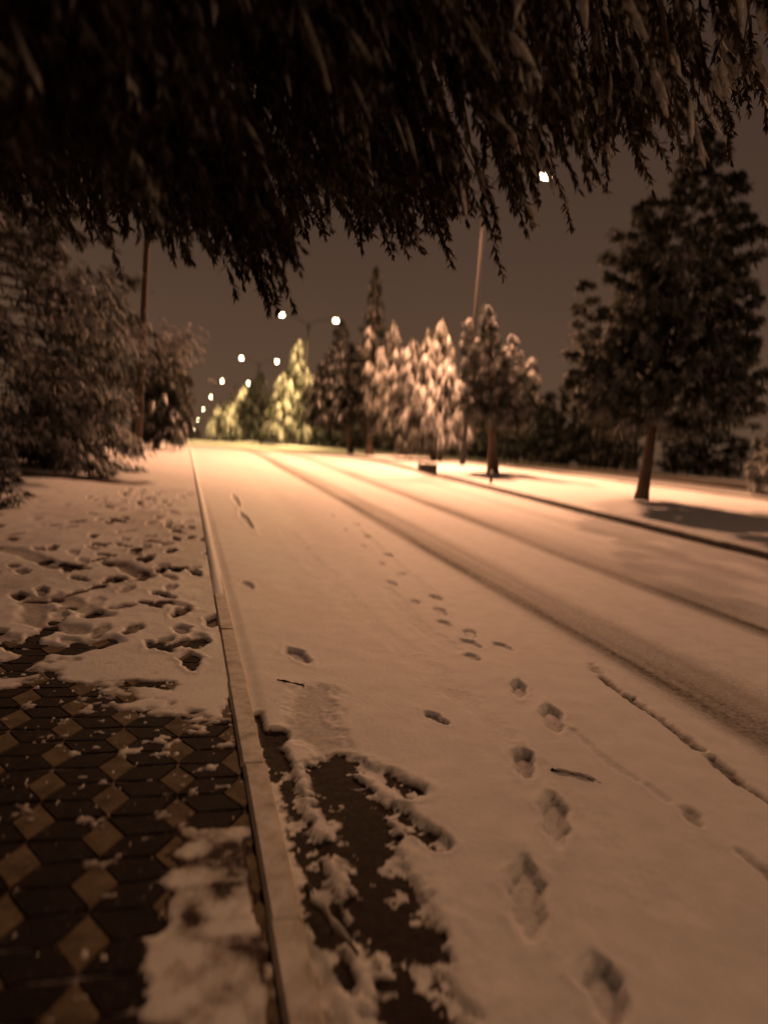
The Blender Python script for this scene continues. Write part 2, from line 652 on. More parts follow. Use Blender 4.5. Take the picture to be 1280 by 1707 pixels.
def bare_mask(X, Y):
    """1 where the pavers lie bare"""
    n = .18 * fbm(X * 5, Y * 5, 4, 61) + .06 * fbm(X * 22, Y * 22, 3, 62)
    far = 4.02 - .10 * X + 0 * Y
    far = np.where(X > -.35, 4.02 - .55 * (X + .35), far)
    far = np.where(X > .02, 3.72, far)
    m = 1 - sstep(-.30, .22, Y - far + n * 2.4)
    # a tongue of snow on the pavers by the kerb
    edge = .012 - .05 * (Y < 2.0) + .028 * np.abs(((Y + .03) / .131) % 1 * 2 - 1) + .05 * fbm(X * 3, Y * 4, 3, 66)
    t = sstep(-.045, .045, X - edge + n * .22 + .030 * fbm(X * 34, Y * 34, 3, 67)) * (1 - sstep(2.52, 2.64, Y + n * .9))
    m = np.where(Y < 3.2, np.maximum(m - t, 0), m)
    # dusted strip beside the kerb, blackened at the joint
    d = sstep(.02, .10, X) * sstep(2.6, 2.8, Y) * (1 - sstep(3.45, 3.7, Y))
    m = np.clip(m - d * (.12 + 1.1 * fbm(X * 14, Y * 14, 3, 63)), 0, 1)
    j = sstep(.24, .285, X) * (1 - sstep(3.6, 4.0, Y)) * (.7 + 1.2 * fbm(X * 20, Y * 12, 3, 65))
    m = np.maximum(m, np.clip(j, 0, 1))
    m = m * (X > -3.2 + n)
    return np.clip(m, 0, 1)


def pave_field(X, Y):
    near = 1 - sstep(9, 16, Y)
    b = bare_mask(X, Y)
    th = .030 + .012 * fbm(X * 1.1, Y * .8, 3, 51) + .006 * fbm(X * 8, Y * 8, 3, 52) * near
    th = th + .010 * sstep(6, 10, Y)
    th = th * (.22 + .78 * sstep(4.1, 5.6, Y + .2 * fbm(X * 3, Y * 3, 3, 53)))
    cov = .80 + .30 * fbm(X * 2.2, Y * 1.6, 4, 55) + .12 * sstep(9, 16, Y)
    z = th.copy()
    for f in pave_prints: footprint(X, Y, z, cov, *f)
    for pts in drag:
        d = None
        for a, c in zip(pts[:-1], pts[1:]):
            dd, _ = seg_dist(X, Y, a, c)
            d = dd if d is None else np.minimum(d, dd)
        g = 1 - sstep(.5, 1.3, d / .10 + .4 * fbm(X * 9, Y * 9, 3, 57))
        z -= .02 * g; cov -= .42 * g
    # shadow band beside the big conifer, put into the cover as a dark hollow
    a, c = G(45, 790, PZ)[:2], G(205, 806, PZ)[:2]
    dd, _ = seg_dist(X, Y, a, c)
    g = 1 - sstep(.3, 1.2, dd / .55 + .4 * fbm(X * 3, Y * 3, 3, 58))
    z -= .05 * g; cov -= .9 * g
    # crumbs on the bare area
    cr = np.maximum(sstep(.36, .52, fbm(X * 11, Y * 11, 4, 71)), sstep(.46, .58, fbm(X * 30, Y * 30, 3, 72))) * .8
    tong = (X > -.1) * (1 - sstep(2.4, 2.7, Y))
    z = z * (1 - .45 * tong); cov = cov - tong * (.22 - .75 * fbm(X * 12, Y * 12, 4, 73))
    bb = np.clip(b - cr * (b > .5) * .9, 0, 1)
    edge = sstep(.1, .85, bb)
    z = z * (1 - edge) - .008 * edge
    cov = cov - .55 * sstep(.0, .6, bb)
    cov = np.clip(cov, 0, 1.05)
    z = z + .04 * sstep(-3.5, -9, -np.abs(X + 0)) * 0
    return z + PZ, cov


xs_pave = axis((-9, -1.4, .35, .03), (-1.4, .284, .012, .012))
ys_pave = axis((-14, 1.2, .8, .05), (1.2, 4.6, .013, .013), (4.6, 16, .016, .12), (16, 60, .12, 1.0), (60, 320, 1.0, 6))
sheet('snowy_pavement', xs_pave, ys_pave, pave_field, m_pave_snow)

# pavers (real slabs) under the snow -------------------------------------------------
mb = MB()
PXs, PYs = .233, .262        # lattice of the beige lozenges
px0, py0 = G(172.5, 1395, PZ)[:2]


def slab(poly, z0, mat, rngv):
    poly = np.asarray(poly)
    c = poly.mean(0)
    n = len(poly)
    tilt = rngv.normal(0, .004, 2)
    dz = rngv.normal(0, .0012)
    inner = c + (poly - c) * .93
    out = c + (poly - c) * .965

    def lift(p, h): return np.c_[p, h + dz + (p - c) @ tilt]
    v = np.concatenate([lift(out, z0 - .03), lift(out, z0 - .004), lift(inner, z0)])
    q = []
    for r in (0, 1):
        for i in range(n):
            j = (i + 1) % n
            q.append((r * n + i, r * n + j, r * n + n + j, r * n + n + i))
    if n == 4:
        mb.add(v, q + [(8, 9, 10, 11)], mat=mat)
    else:
        mb.add(v, q, [(2 * n, 2 * n + i, 2 * n + i + 1) for i in range(1, n - 1)], mat=mat)


hx, hy = PXs * .30, PYs * .46
for i in range(-13, 5):
    for j in range(-8, 14):
        cx = px0 + i * PXs
        cy = py0 + j * PYs + (i % 2) * PYs * .5
        if cx > .36 or cx < -3.3 or cy < .3 or cy > 5.6: continue
        lo = np.array([(cx - hx, cy), (cx, cy - hy), (cx + hx, cy), (cx, cy + hy)])
        L_, B_, R_, T_ = lo
        slab(lo, PZ, 1, rng)
        nR = np.array([(cx + PXs - hx, cy + PYs / 2), (cx + PXs, cy + PYs / 2 - hy)])   # next column, up: left and bottom corners
        nRd = np.array([(cx + PXs - hx, cy - PYs / 2), (cx + PXs, cy - PYs / 2 + hy)])  # next column, down: left and top corners
        if cx + PXs > .31: continue
        slab([R_, nR[1], nR[0], T_], PZ - .001, 0, rng)
        slab([B_, nRd[0], nRd[1], R_], PZ - .001, 0, rng)
paving = mb.build('pavement', [m_dark_paver, m_light_paver])
tag(paving, kind='structure')
# bedding under the slabs
mb = MB()
mb.box((-1.5, 2.4, PZ - .030), (3.55, 6.4, .04))
tag(mb.build('pavement_bedding', m_joint), kind='structure')


# kerbs ------------------------------------------------------------------------------
def kerb(name, x0, x1, z0, z1, ys, mat, shift=sh, gap=.012, step=1.0):
    mb = MB()
    r = np.random.default_rng(3)
    y = ys[0]
    while y < ys[1]:
        L = step * (1 if y < 40 else 4)
        y2 = min(y + L - gap, ys[1])
        b = .012
        jz, jx = r.normal(0, .003), r.normal(0, .003)
        ring = []
        for yy in (y, y2):
            s_, g_ = float(shift(yy)), float(zg(yy))
            ring.append([(x0 + s_ + jx, yy, z0 + g_), (x1 + s_ + jx, yy, z0 + g_), (x1 + s_ + jx, yy, z1 - b + g_ + jz), (x1 - b + s_ + jx, yy, z1 + g_ + jz),
                         (x0 + b + s_ + jx, yy, z1 + g_ + jz), (x0 + s_ + jx, yy, z1 - b + g_ + jz)])
        v = np.array(ring).reshape(-1, 3)
        q = [(i, (i + 1) % 6, 6 + (i + 1) % 6, 6 + i) for i in range(6)]
        q += [(0, 5, 2, 1), (5, 4, 3, 2), (6, 7, 8, 11), (11, 8, 9, 10)]
        mb.add(v, q, mat=0)
        y += L
    return tag(mb.build(name, mat), kind='structure')


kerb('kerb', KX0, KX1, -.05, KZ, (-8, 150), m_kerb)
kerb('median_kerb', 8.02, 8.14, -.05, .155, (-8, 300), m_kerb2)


# snow ribbon lying on the far part of the near kerb
def ribbon_field(X, Y):
    e = 1 - ((X - .336) / .052) ** 2
    a = sstep(4.2, 7.5, Y + .6 * fbm(X * 5, Y * 2, 3, 81))
    return KZ - .012 + .032 * np.clip(e, 0, 1) * a + .004 * fbm(X * 20, Y * 8, 2, 82) * a, 1.0 + 0 * X


sheet('kerb_snow', np.linspace(.284, .388, 9), axis((3.6, 16, .03, .15), (16, 150, .2, 3)), ribbon_field, m_median)


def median_field(X, Y):
    z = .17 + .02 * fbm(X * .8, Y * .5, 3, 91) + .008 * fbm(X * 5, Y * 5, 3, 92)
    z = z + .10 * sstep(8.2, 10.5, X) * (1 - sstep(11.0, 12.5, X))
    e = sstep(8.145, 8.35, X)
    z = z * e + .13 * (1 - e)
    cov = 1 + .1 * fbm(X * 1.5, Y * 1.5, 3, 93)
    for p in tree_feet:
        d = np.hypot(X - p[0], Y - p[1])
        g = 1 - sstep(.15, .55, d + .15 * fbm(X * 4, Y * 4, 2, 94))
        cov = cov - .6 * g
        z = z - .05 * g
    return z, np.clip(cov, 0, 1.05)


tree_feet = [(10.57, 16.1), (10.2, 24.3), (10.28, 31.0), (10.47, 36.8), (8.9, 36.7), (7.9, 39.3)]
sheet('median', axis((8.142, 12.55, .06, .12)), axis((-12, 8, 1.5, .2), (8, 45, .10, .5), (45, 320, .6, 6)), median_field, m_median)
# the strip between the median and the other carriageway widens towards us
mb = MB()


def wedge(xs0, w, ys, field, name, mat):
    """strip whose left edge follows sh and right edge follows sh2"""
    u = np.linspace(0, 1, 26)
    U, Y = np.meshgrid(u, ys)
    xa = xs0 + sh(Y)
    xb = w + sh2(Y)
    X = xa + (xb - xa) * U
    z, cov = field(X, Y)
    v = np.stack([X, Y, z + zg(Y)], -1).reshape(-1, 3)
    nx, ny = len(u), len(ys)
    i = np.arange(nx * ny).reshape(ny, nx)
    q = np.stack([i[:-1, :-1], i[:-1, 1:], i[1:, 1:], i[1:, :-1]], -1).reshape(-1, 4)
    m_ = MB(); m_.add(v, q)
    return tag(m_.build(name, mat, smooth=True, attrs={'cover': cov}), kind='structure')


def wedge_field(X, Y):
    return .165 + .03 * fbm(X * .5, Y * .5, 3, 95) - .0, np.clip(.82 + .2 * fbm(X, Y, 3, 96), 0, 1.05)


wedge(12.55, 12.75, axis((-12, 8, 1.5, .4), (8, 50, .3, 1), (50, 320, 1, 6)), wedge_field, 'verge', m_median)
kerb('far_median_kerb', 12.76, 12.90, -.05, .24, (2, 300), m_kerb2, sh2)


def far_road_field(X, Y):
    z = .03 + .008 * fbm(X * .9, Y * .3, 3, 101)
    cov = 1 + .05 * fbm(X, Y, 2, 102)
    for xc, w, dc in ((13.2, .6, .8), (15.4, .95, .62), (18.6, .95, .62), (20.6, .7, .8)):
        cov = cov - dc * np.exp(-((X - xc) / w) ** 2)
    return z, np.clip(cov, 0, 1.05)


sheet('opposite_carriageway', axis((12.905, 20.9, .12, .16)), axis((-12, 8, 2, .5), (8, 60, .4, 1), (60, 320, 1, 6)), far_road_field, m_road, sh2)
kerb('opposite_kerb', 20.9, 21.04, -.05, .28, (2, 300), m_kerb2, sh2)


def far_pave_field(X, Y):
    return .15 + .03 * fbm(X * .4, Y * .4, 3, 111), np.clip(1 + .1 * fbm(X, Y, 2, 112) - .35 * sstep(24.5, 27, X), 0, 1)


sheet('opposite_pavement', axis((21.045, 60, .3, 3)), axis((-12, 8, 3, 1), (8, 80, .6, 2), (80, 320, 2, 8)), far_pave_field, m_median, sh2)


def ground_field(X, Y):
    r = sstep(60, 400, np.hypot(X, Y))
    inside = ((X > -9.3) & (X < 62))
    z = np.where(inside, -.14, .04 + .12 * fbm(X * .15, Y * .15, 3, 121))
    z = z + r * 1.5 * fbm(X * .01, Y * .01, 3, 122)
    return z, np.clip(.95 + .2 * fbm(X * .3, Y * .3, 3, 123), 0, 1.05)


gx = np.concatenate([-np.geomspace(900, 9.4, 30), [-9.2, -8.6], np.linspace(-4, 61, 24), np.geomspace(62.5, 900, 24)])
gy = np.concatenate([-np.geomspace(300, 12, 14), np.linspace(-8, 300, 60), np.geomspace(320, 1500, 14)])
sheet('ground', gx, gy, ground_field, m_ground, lambda Y: 0 * Y)


# ------------------------------------------------------------------ foliage
def blades(B, D, L, W, droop, rng, roll=None):
    """narrow drooping sprays: five vertices, a quad and a triangle each"""
    n = len(B)
    D = D / (np.linalg.norm(D, axis=1)[:, None] + 1e-9)
    ref = rng.normal(0, 1, (n, 3)) * .55 + np.array([0, 0, 1.0])
    S = np.cross(D, ref)
    S /= np.linalg.norm(S, axis=1)[:, None] + 1e-9
    L = L[:, None]; W = W[:, None]
    mid = B + D * L * .5; mid[:, 2] -= (droop * L[:, 0] * .22)
    tip = B + D * L; tip[:, 2] -= droop * L[:, 0] * .7
    v = np.stack([B - S * W * .3, B + S * W * .3, mid - S * W * .5, mid + S * W * .5, tip], 1)
    i = np.arange(n)[:, None] * 5
    return v.reshape(-1, 3), (i + np.array([[0, 1, 3, 2]])), (i + np.array([[2, 3, 4]]))


def fingers(B, D, L, W, droop, rng):
    """rounded tapering clumps of snow lying along the sprays"""
    n = len(B)
    D = D / (np.linalg.norm(D, axis=1)[:, None] + 1e-9)
    S = np.cross(D, np.array([0, 0, 1.0]) + rng.normal(0, .15, (n, 3)))
    S /= np.linalg.norm(S, axis=1)[:, None] + 1e-9
    U = np.cross(S, D)
    us = np.array([-.06, .12, .42, .75, 1.0]); ws = np.array([.25, .85, 1.0, .62, .12])
    a = np.array([0, pi / 3, 2 * pi / 3, pi, 4.2, 5.2]); ca = np.cos(a); sa = np.sin(a) * np.where(np.sin(a) > 0, .62, .28)
    V = []
    for u, w in zip(us, ws):
        c = B + D * (L * u)[:, None]
        c[:, 2] -= droop * L * .7 * u * u
        wj = W * w * rng.uniform(.75, 1.2, n) * .5
        V.append(c[:, None, :] + S[:, None, :] * (ca[None, :, None] * wj[:, None, None]) + U[:, None, :] * (sa[None, :, None] * wj[:, None, None]))
    V = np.stack(V, 1).reshape(n, -1, 3)      # n, 30, 3
    q = []
    for r in range(4):
        for k in range(6):
            k2 = (k + 1) % 6
            q.append((r * 6 + k, r * 6 + k2, r * 6 + 6 + k2, r * 6 + 6 + k))
    q = np.array(q)
    i = (np.arange(n) * 30)[:, None, None]
    return V.reshape(-1, 3), (i + q[None]).reshape(-1, 4)


PROF = {
    'bell': lambda t: np.interp(t, [0, .1, .24, .5, 1], [.62, .85, 1.0, .70, .04]),
    'cone': lambda t: np.interp(t, [0, .08, .25, 1], [.55, .95, 1.0, .04]),
    'spire': lambda t: np.interp(t, [0, .15, .4, .75, 1], [.6, 1, .85, .42, .03]),
    'egg': lambda t: np.interp(t, [0, .12, .4, .75, 1], [.45, .9, 1.0, .62, .08]),
    'round': lambda t: np.interp(t, [0, .15, .45, .8, 1], [.55, .92, 1.0, .75, .25]),
}


def crown(tree, lobes, mats, rng, nb=90, nt=90, tw=(.16, .34), ww=(.03, .06), rise=.25, droop=.7, snow=0.3, snow_w=(.06, .13), limb_r=.022,
          hang=.35, fill=.15, snow_zmin=-9, foliage_name='crown', origin=None, limbs_mb=None, snow_side=None):
    """lobes: (base xyz, top xyz, radius, profile). Adds foliage, snow load and limbs below the given tree."""
    org = np.asarray(origin, float)
    F, Sn = MB(), MB()
    tot = sum(l[2] * np.linalg.norm(np.subtract(l[1], l[0])) for l in lobes)
    for (p0, p1, R, prof) in lobes:
        p0, p1 = np.asarray(p0, float), np.asarray(p1, float)
        H = np.linalg.norm(p1 - p0)
        n = max(8, int(nb * R * H / tot))
        pf = PROF[prof]
        for b in range(n):
            t = (b + rng.random()) / n
            t = t ** 1.25
            az = b * 2.39996 + rng.uniform(-.5, .5)
            r = R * float(pf(t)) * rng.uniform(.62, 1.15)
            zz = p0[2] + H * t
            r *= .72 + .62 * float(vnoise(np.array([az % (2 * pi) * 1.1 + p0[0] * 3]), np.array([zz * 1.1 + p0[1]]), 29)[0])
            if rng.random() < .12: r *= 1.22
            out = np.array([math.cos(az), math.sin(az), 0])
            end = p0 + (p1 - p0) * t + out * r
            st = p0 + (p1 - p0) * max(t - rise * r / H, 0) - np.array([0, 0, .05])
            midp = (st + end) / 2 + np.array([0, 0, 1]) * r * (.16 if rise >= 0 else -.02) + out * r * .1
            end = end - np.array([0, 0, .12 * r * droop * rng.uniform(.2, 2.6)])
            c = bez(st, midp, end, 9)
            if limbs_mb is not None and r > .3:
                limbs_mb.tube(c[:8], np.linspace(limb_r * (1 - .6 * t), .005, 8), 5, cap=False)
            m = max(6, int(nt * (.35 + .65 * r / max(R, .01))))
            u = 1 - (1 - fill) * rng.random(m) ** 1.5 * .95
            u = np.clip(u, 0, 1)
            k = np.clip((u * 8).astype(int), 0, 7)
            fr = (u * 8 - k)[:, None]
            P = c[k] * (1 - fr) + c[k + 1] * fr
            T = c[k + 1] - c[k]
            T /= np.linalg.norm(T, axis=1)[:, None] + 1e-9
            side = rng.normal(0, 1, (m, 3)); side[:, 2] *= .45
            Dn = T * .75 + side * .55 + np.array([0, 0, -hang])
            sc_ = rng.uniform(*tw, m) * (1 - .35 * t)
            P = P + rng.normal(0, .035, (m, 3)) * (r + .2)
            v, q, tt = blades(P, Dn, sc_, rng.uniform(*ww, m), droop * rng.uniform(.6, 1.3, m), rng)
            F.add(v, q, tt)
            if snow > 0 and end[2] > snow_zmin:
                sk = snow
                if snow_side is not None:
                    sk = snow * (.35 + .9 * max(0, out[:2] @ np.asarray(snow_side)))
                ms = rng.random(m) < sk * (.35 + .65 * u)
                # clumps of boughs carry the load, others shed it
                pn = float(fbm(np.array([end[0] * .9 + end[2] * .5]), np.array([end[1] * .9 + end[2] * 1.1]), 2, 19)[0])
                if pn + rng.uniform(-.4, .4) > -.05 and ms.any():
                    Ps = P[ms] + np.array([0, 0, .025])
                    v, q = fingers(Ps, Dn[ms] * np.array([1, 1, .8]), sc_[ms] * .95, rng.uniform(*snow_w, ms.sum()), droop * .8, rng)
                    Sn.add(v, q)
    F.build(foliage_name, mats[0], tree, origin=org)
    if Sn.n:
        tag(Sn.build('snow_load', mats[1], tree, smooth=True, origin=org), kind='stuff')


def trunk_pts(a, b_, n, wob, rng):
    a, b_ = np.asarray(a, float), np.asarray(b_, float)
    t = np.linspace(0, 1, n)[:, None]
    p = a + (b_ - a) * t
    w = np.cumsum(rng.normal(0, wob, (n, 3)), 0); w[:, 2] = 0
    w = w - w[0]
    return p + w


def conifer(name, label, foot, top, r0, lobes, mats, seed, group=None, n_tr=14, cat='tree', extra=(), **kw):
    rg = np.random.default_rng(seed)
    foot = np.asarray(foot, float)
    e = empty(name, foot)
    tag(e, label, cat, group)
    T = MB()
    pts = trunk_pts(foot - (0, 0, .12), top, n_tr, .012, rg)
    rr = r0 * np.linspace(1, .12, n_tr); rr[0] *= 1.35; rr[1] *= 1.1
    T.tube(pts, rr, 12, jit=.07, rng=rg)
    for (a, b_, r) in extra:
        T.tube(trunk_pts(a, b_, 8, .012, rg), r * np.linspace(1, .3, 8), 9, jit=.07, rng=rg)
    crown(e, lobes, mats, rg, origin=foot, limbs_mb=T, **kw)
    T.build('trunk', m_bark, e, smooth=True, origin=foot)
    return e


def V3(*a): return np.array(a, float)


LIT = (m_fol_snowy, m_load)
MID = (m_fol_mid, m_load)
DRK = (m_fol_dark, m_load)

# --- right: the tall dark tree on the median
ft = V3(10.57, 16.1, .16)
conifer('conifer_tree', 'tall dark conifer with a bare straight trunk on the median, nearest right of the road', ft, (11.0, 16.1, 6.4), .145,
        [((10.85, 16.1, 2.0), atY(1178, 215, 16.1), 1.75, 'egg'),
         (atY(1010, 690, 16.1), atY(975, 465, 16.1), .62, 'egg'),
         (atY(1090, 640, 16.0), atY(1075, 330, 16.0), .75, 'egg'),
         (atY(1215, 690, 16.2), atY(1225, 420, 16.2), .85, 'egg')],
        (m_fol_mid, m_load), 11, nb=440, nt=230, tw=(.14, .30), ww=(.035, .075), rise=.5, droop=.6, snow=.10, snow_w=(.06, .12), hang=.15, fill=.45,
        snow_side=(-.9, .3))

# --- middle: the lit group on the median
ft = V3(10.2, 24.3, .16)
conifer('conifer_tree', 'snow topped tree with a dark hollow underside and thick trunk beside the thin lamp pole', ft, (9.6, 24.3, 5.0), .19,
        [((10.1, 24.3, 1.9), atY(812, 507, 24.3), .8, 'spire'),
         ((9.3, 24.2, 2.2), atY(780, 532, 24.2), .42, 'spire'),
         ((10.5, 24.3, 1.9), atY(856, 560, 24.3), .5, 'egg'),
         ((10.9, 24.4, 1.9), atY(888, 598, 24.4), .55, 'egg')],
        (m_fol_mid, m_load), 21, nb=200, nt=110, tw=(.14, .32), ww=(.03, .06), rise=.6, droop=.9, snow=.85, snow_w=(.09, .20), hang=.3, snow_zmin=2.6, fill=.3)  # snow only high up: shade of the lower half put into the colour

ft = V3(10.28, 31.0, .16)
conifer('conifer_tree', 'brightly lit snow laden weeping conifer with two thin stems, just left of the lamp pole', ft, (10.1, 31, 5.0), .13,
        [((10.6, 31, 1.7), atY(737, 528, 31), .95, 'spire'),
         ((9.9, 30.7, 1.7), atY(712, 548, 30.7), .7, 'spire'),
         ((9.5, 30.9, 1.6), atY(688, 560, 30.9), .75, 'egg'),
         ((10.7, 30.4, 1.5), atY(748, 590, 30.4), .55, 'egg'),
         ((10.0, 30.3, 1.4), atY(700, 640, 30.3), .55, 'egg'),
         ((11.3, 31, 1.6), atY(768, 640, 31), .75, 'egg'),
         ((9.2, 30.9, 1.2), atY(678, 630, 31), .7, 'egg')],
        LIT, 22, nb=250, nt=190, tw=(.2, .65), ww=(.02, .042), rise=.5, droop=1.0, snow=.44, snow_w=(.02, .06), hang=1.7,
        extra=[((10.55, 31.0, .1), (10.75, 31, 3.0), .10)])

ft = V3(10.47, 36.8, .16)
conifer('conifer_tree', 'pinkish snow laden conifer with paired trunks, left of the brightest weeping one', ft, (9.8, 36.8, 5.6), .14,
        [((10.0, 36.8, 1.9), atY(655, 532, 36.8), 1.15, 'spire'),
         ((9.3, 36.7, 1.6), atY(618, 545, 36.7), .85, 'egg'),
         ((9.7, 36.3, 1.9), atY(640, 600, 36.3), .8, 'egg'),
         ((10.5, 36.4, 1.9), atY(672, 580, 36.4), .7, 'spire'),
         ((10.9, 36.8, 1.7), atY(690, 560, 36.8), .95, 'spire')],
        LIT, 23, nb=220, nt=180, tw=(.2, .65), ww=(.022, .045), rise=.5, droop=1.0, snow=.26, snow_w=(.025, .06), hang=1.6,
        extra=[((10.8, 36.8, .1), (10.9, 36.8, 3.2), .11)])

ft = V3(8.9, 36.9, .16)
conifer('conifer_tree', 'dark slender conifer whose pointed top stands highest over the lit group', ft, (8.62, 37.2, 8.2), .15,
        [((8.8, 37.2, 1.9), atY(628, 448, 37.2), .95, 'spire')],
        DRK, 24, nb=110, nt=90, tw=(.2, .45), ww=(.04, .08), rise=.6, droop=.3, snow=.03, hang=.0)

ft = V3(7.9, 39.4, .02)
ft[2] = .16 + float(zg(39.4)); ft[0] = 8.55
conifer('conifer_tree', 'broad dark unlit conifer at the left end of the near group on the median', ft, (7.4, 39.4, 5.8), .15,
        [((7.6, 39.4, 1.6), atY(572, 535, 39.4), 1.25, 'egg'),
         ((6.9, 39.4, 1.5), atY(540, 600, 39.4), .9, 'egg')],
        DRK, 25, nb=110, nt=90, tw=(.22, .5), ww=(.04, .08), rise=.4, droop=.6, snow=.06, hang=.4)

# --- far, beyond the crest: lit by the farther lamps
far_specs = [
    (9.6, 74, (500, 560), (470, 622), 2.5, 31, .45, 'yellow lit snowy conifer under the second lamp pole, tallest of the far row'),
    (9.0, 90, (434, 616), (420, 650), 3.3, 32, .4, 'greenish yellow conifer behind the tallest yellow lit one'),
    (8.9, 112, (408, 640), (392, 668), 3.2, 33, .55, 'small yellow lit conifer midway down the far row'),
    (8.8, 124, (384, 656), (372, 684), 3.0, 34, .55, 'small golden brown conifer near the far end of the row'),
    (8.4, 150, (364, 676), (356, 696), 3.2, 35, .5, 'tiny conifer at the end of the row by the distant lights'),
]
for X, Y, tp, tl, R, seed, snw, lab in far_specs:
    a = atY(*tp, Y)
    x0 = X + float(sh(Y)) + .6
    z0 = float(zg(Y)) + .16
    b_ = atY(*tl, Y)
    conifer('conifer_tree', lab, (x0, Y, z0), (a[0], Y, a[2] - .6), .15,
            [((x0 - .2, Y, z0 + 1.4), a, R * .62, 'egg'), (((x0 + b_[0]) / 2, Y, z0 + 1.3), b_, R * .6, 'egg'),
             ((x0 + R * .45, Y - .4, z0 + 1.5), (a[0] + R * .4, Y - .4, z0 + (a[2] - z0) * .72), R * .5, 'egg'), ((x0 - R * .3, Y - .6, z0 + 1.2), (a[0] - R * .2, Y - .6, z0 + (a[2] - z0) * .55), R * .5, 'round')],
            LIT, seed, nb=150, nt=80, tw=(.3, .75), ww=(.06, .12), rise=.4, droop=1.0, snow=snw * 1.1, snow_w=(.05, .11), hang=1.5)

# --- left: big cedar-like conifer with sloping boughs, its boughs sweeping down to the snow
ft = V3(-4.1, 17.4, .12)
conifer('conifer_tree', 'large conifer with snow dusted drooping boughs reaching the ground at the left edge', ft, (-4.3, 17.4, 7.6), .2,
        [((-4.0, 17.4, .35), (-4.7, 17.4, 8.8), 3.4, 'bell'),
         ((-2.4, 17.2, .5), (-2.35, 17.3, 3.0), .75, 'egg')],
        (m_fol_left, m_load), 41, nb=260, nt=200, tw=(.14, .30), ww=(.03, .065), rise=-.05, droop=.5, snow=.55, snow_w=(.06, .13), hang=.2, fill=.3,
        limb_r=.035, snow_side=(.9, .1))  # more snow on the lamp side: its light put into the snow load
ft = V3(-.9, 28.5, .12)
conifer('conifer_tree', 'smaller dim conifer standing behind the large left one, beside the pole', ft, (-.7, 28.5, 3.6), .12,
        [((-.6, 28.5, .7), (-.75, 28.5, 4.1), 1.05, 'egg')],
        DRK, 42, nb=90, nt=110, tw=(.2, .45), ww=(.03, .06), rise=.0, droop=.8, snow=.05, hang=.4)


# --- copies: dark trees and bushes of the background
def copy_tree(o):
    c = o.copy(); COL.objects.link(c)
    for ch in o.children:
        d = ch.copy(); COL.objects.link(d); d.parent = c
    return c


protos = []
for s in range(3):
    rg = np.random.default_rng(60 + s)
    H = (5.0, 6.2, 4.2)[s]
    protos.append(conifer('broad_tree', 'x', (0, 0, 0), (0, 0, H * .8), .16,
                          [((0, 0, .5), (0, 0, H), (2.3, 2.0, 2.4)[s], ('round', 'egg', 'round')[s]), ((1.0, .3, .5), (1.2, .3, H * .7), 1.5, 'round'),
                           ((-1.0, -.3, .4), (-1.3, -.2, H * .62), 1.4, 'round')],
                          DRK, 60 + s, nb=90, nt=70, tw=(.3, .7), ww=(.07, .15), rise=.4, droop=.5, snow=.02, hang=.1))
LABF = 'dark tree in the unlit row beyond the opposite carriageway'
bg = []
# (image x of the middle of the crown, Y along the road, scale, label)
spots = [(1168, 41, .86, 'dark rounded tree low behind the trunk of the tall right conifer'),
         (1010, 47, .88, 'dark rounded tree left of the tall right conifer trunk, beyond the opposite carriageway'),
         (930, 53, 1.0, 'dark tree beyond the opposite carriageway, right of the snow topped tree'),
         (862, 60, .95, 'dark tree half hidden by the snow topped tree with a hollow underside'),
         (800, 66, .95, None), (752, 74, 1.0, None), (705, 82, .9, None), (655, 88, .95, None), (605, 96, .9, None), (565, 104, 1.0, None), (525, 118, 1.0, None)]
for k, (px, Y, s, lab) in enumerate(spots):
    p = atY(px, 760, Y)
    src = protos[k % 3]
    o = src if k < 3 else copy_tree(src)
    o.location = (p[0], Y, .10 + float(zg(Y)))
    o.rotation_euler = (0, 0, k * 1.7)
    o.scale = (s * 1.35, s * 1.35, s * 1.5 * (.95 + .1 * (k % 2)) * (.72 if k == 0 else 1))
    tag(o, lab or 'dark tree in the far unlit row glimpsed between the lit trunks', 'tree', 'dark trees beyond the opposite carriageway')
# row at the left end of the street
lspots = [(262, 62, .75), (248, 84, .8), (285, 96, .8), (300, 128, .9), (318, 165, 1.0), (240, 118, .9)]
for k, (px, Y, s) in enumerate(lspots):
    p = atY(px, 740, Y)
    o = copy_tree(protos[(k + 1) % 3])
    o.location = (p[0], Y, .02 + float(zg(Y)))
    o.rotation_euler = (0, 0, k * 2.1 + .4)
    o.scale = (s * .9, s * .9, s * .8)
    tag(o, 'dim tree in the far row closing the left side of the street', 'tree', 'dim trees at the far left of the street')

# the pinkish snowy bush at the right edge
p = atY(1300, 760, 24)
conifer('snowy_bush', 'pink lit snowy bush cut by the right edge, beyond the median', (p[0], 24, .15), (p[0], 24, 2.2), .08,
        [((p[0], 24, .3), (p[0] + .1, 24, 3.0), 1.2, 'round')], LIT, 71, cat='bush', nb=60, nt=60, tw=(.2, .4), ww=(.04, .08), rise=.5, droop=.9, snow=.3, hang=.3)
p = G(-25, 850, .1)
conifer('small_shrub', 'small dark shrub poking out of the snow at the left edge', (p[0], p[1], .1), (p[0], p[1], .5), .02,
        [((p[0], p[1], .12), (p[0] + .05, p[1], .85), .42, 'round')], DRK, 72, cat='shrub', nb=40, nt=50, tw=(.08, .18), ww=(.012, .025), rise=.6, droop=.5, snow=.04,
        snow_w=(.02, .04), hang=.1, limb_r=.008)

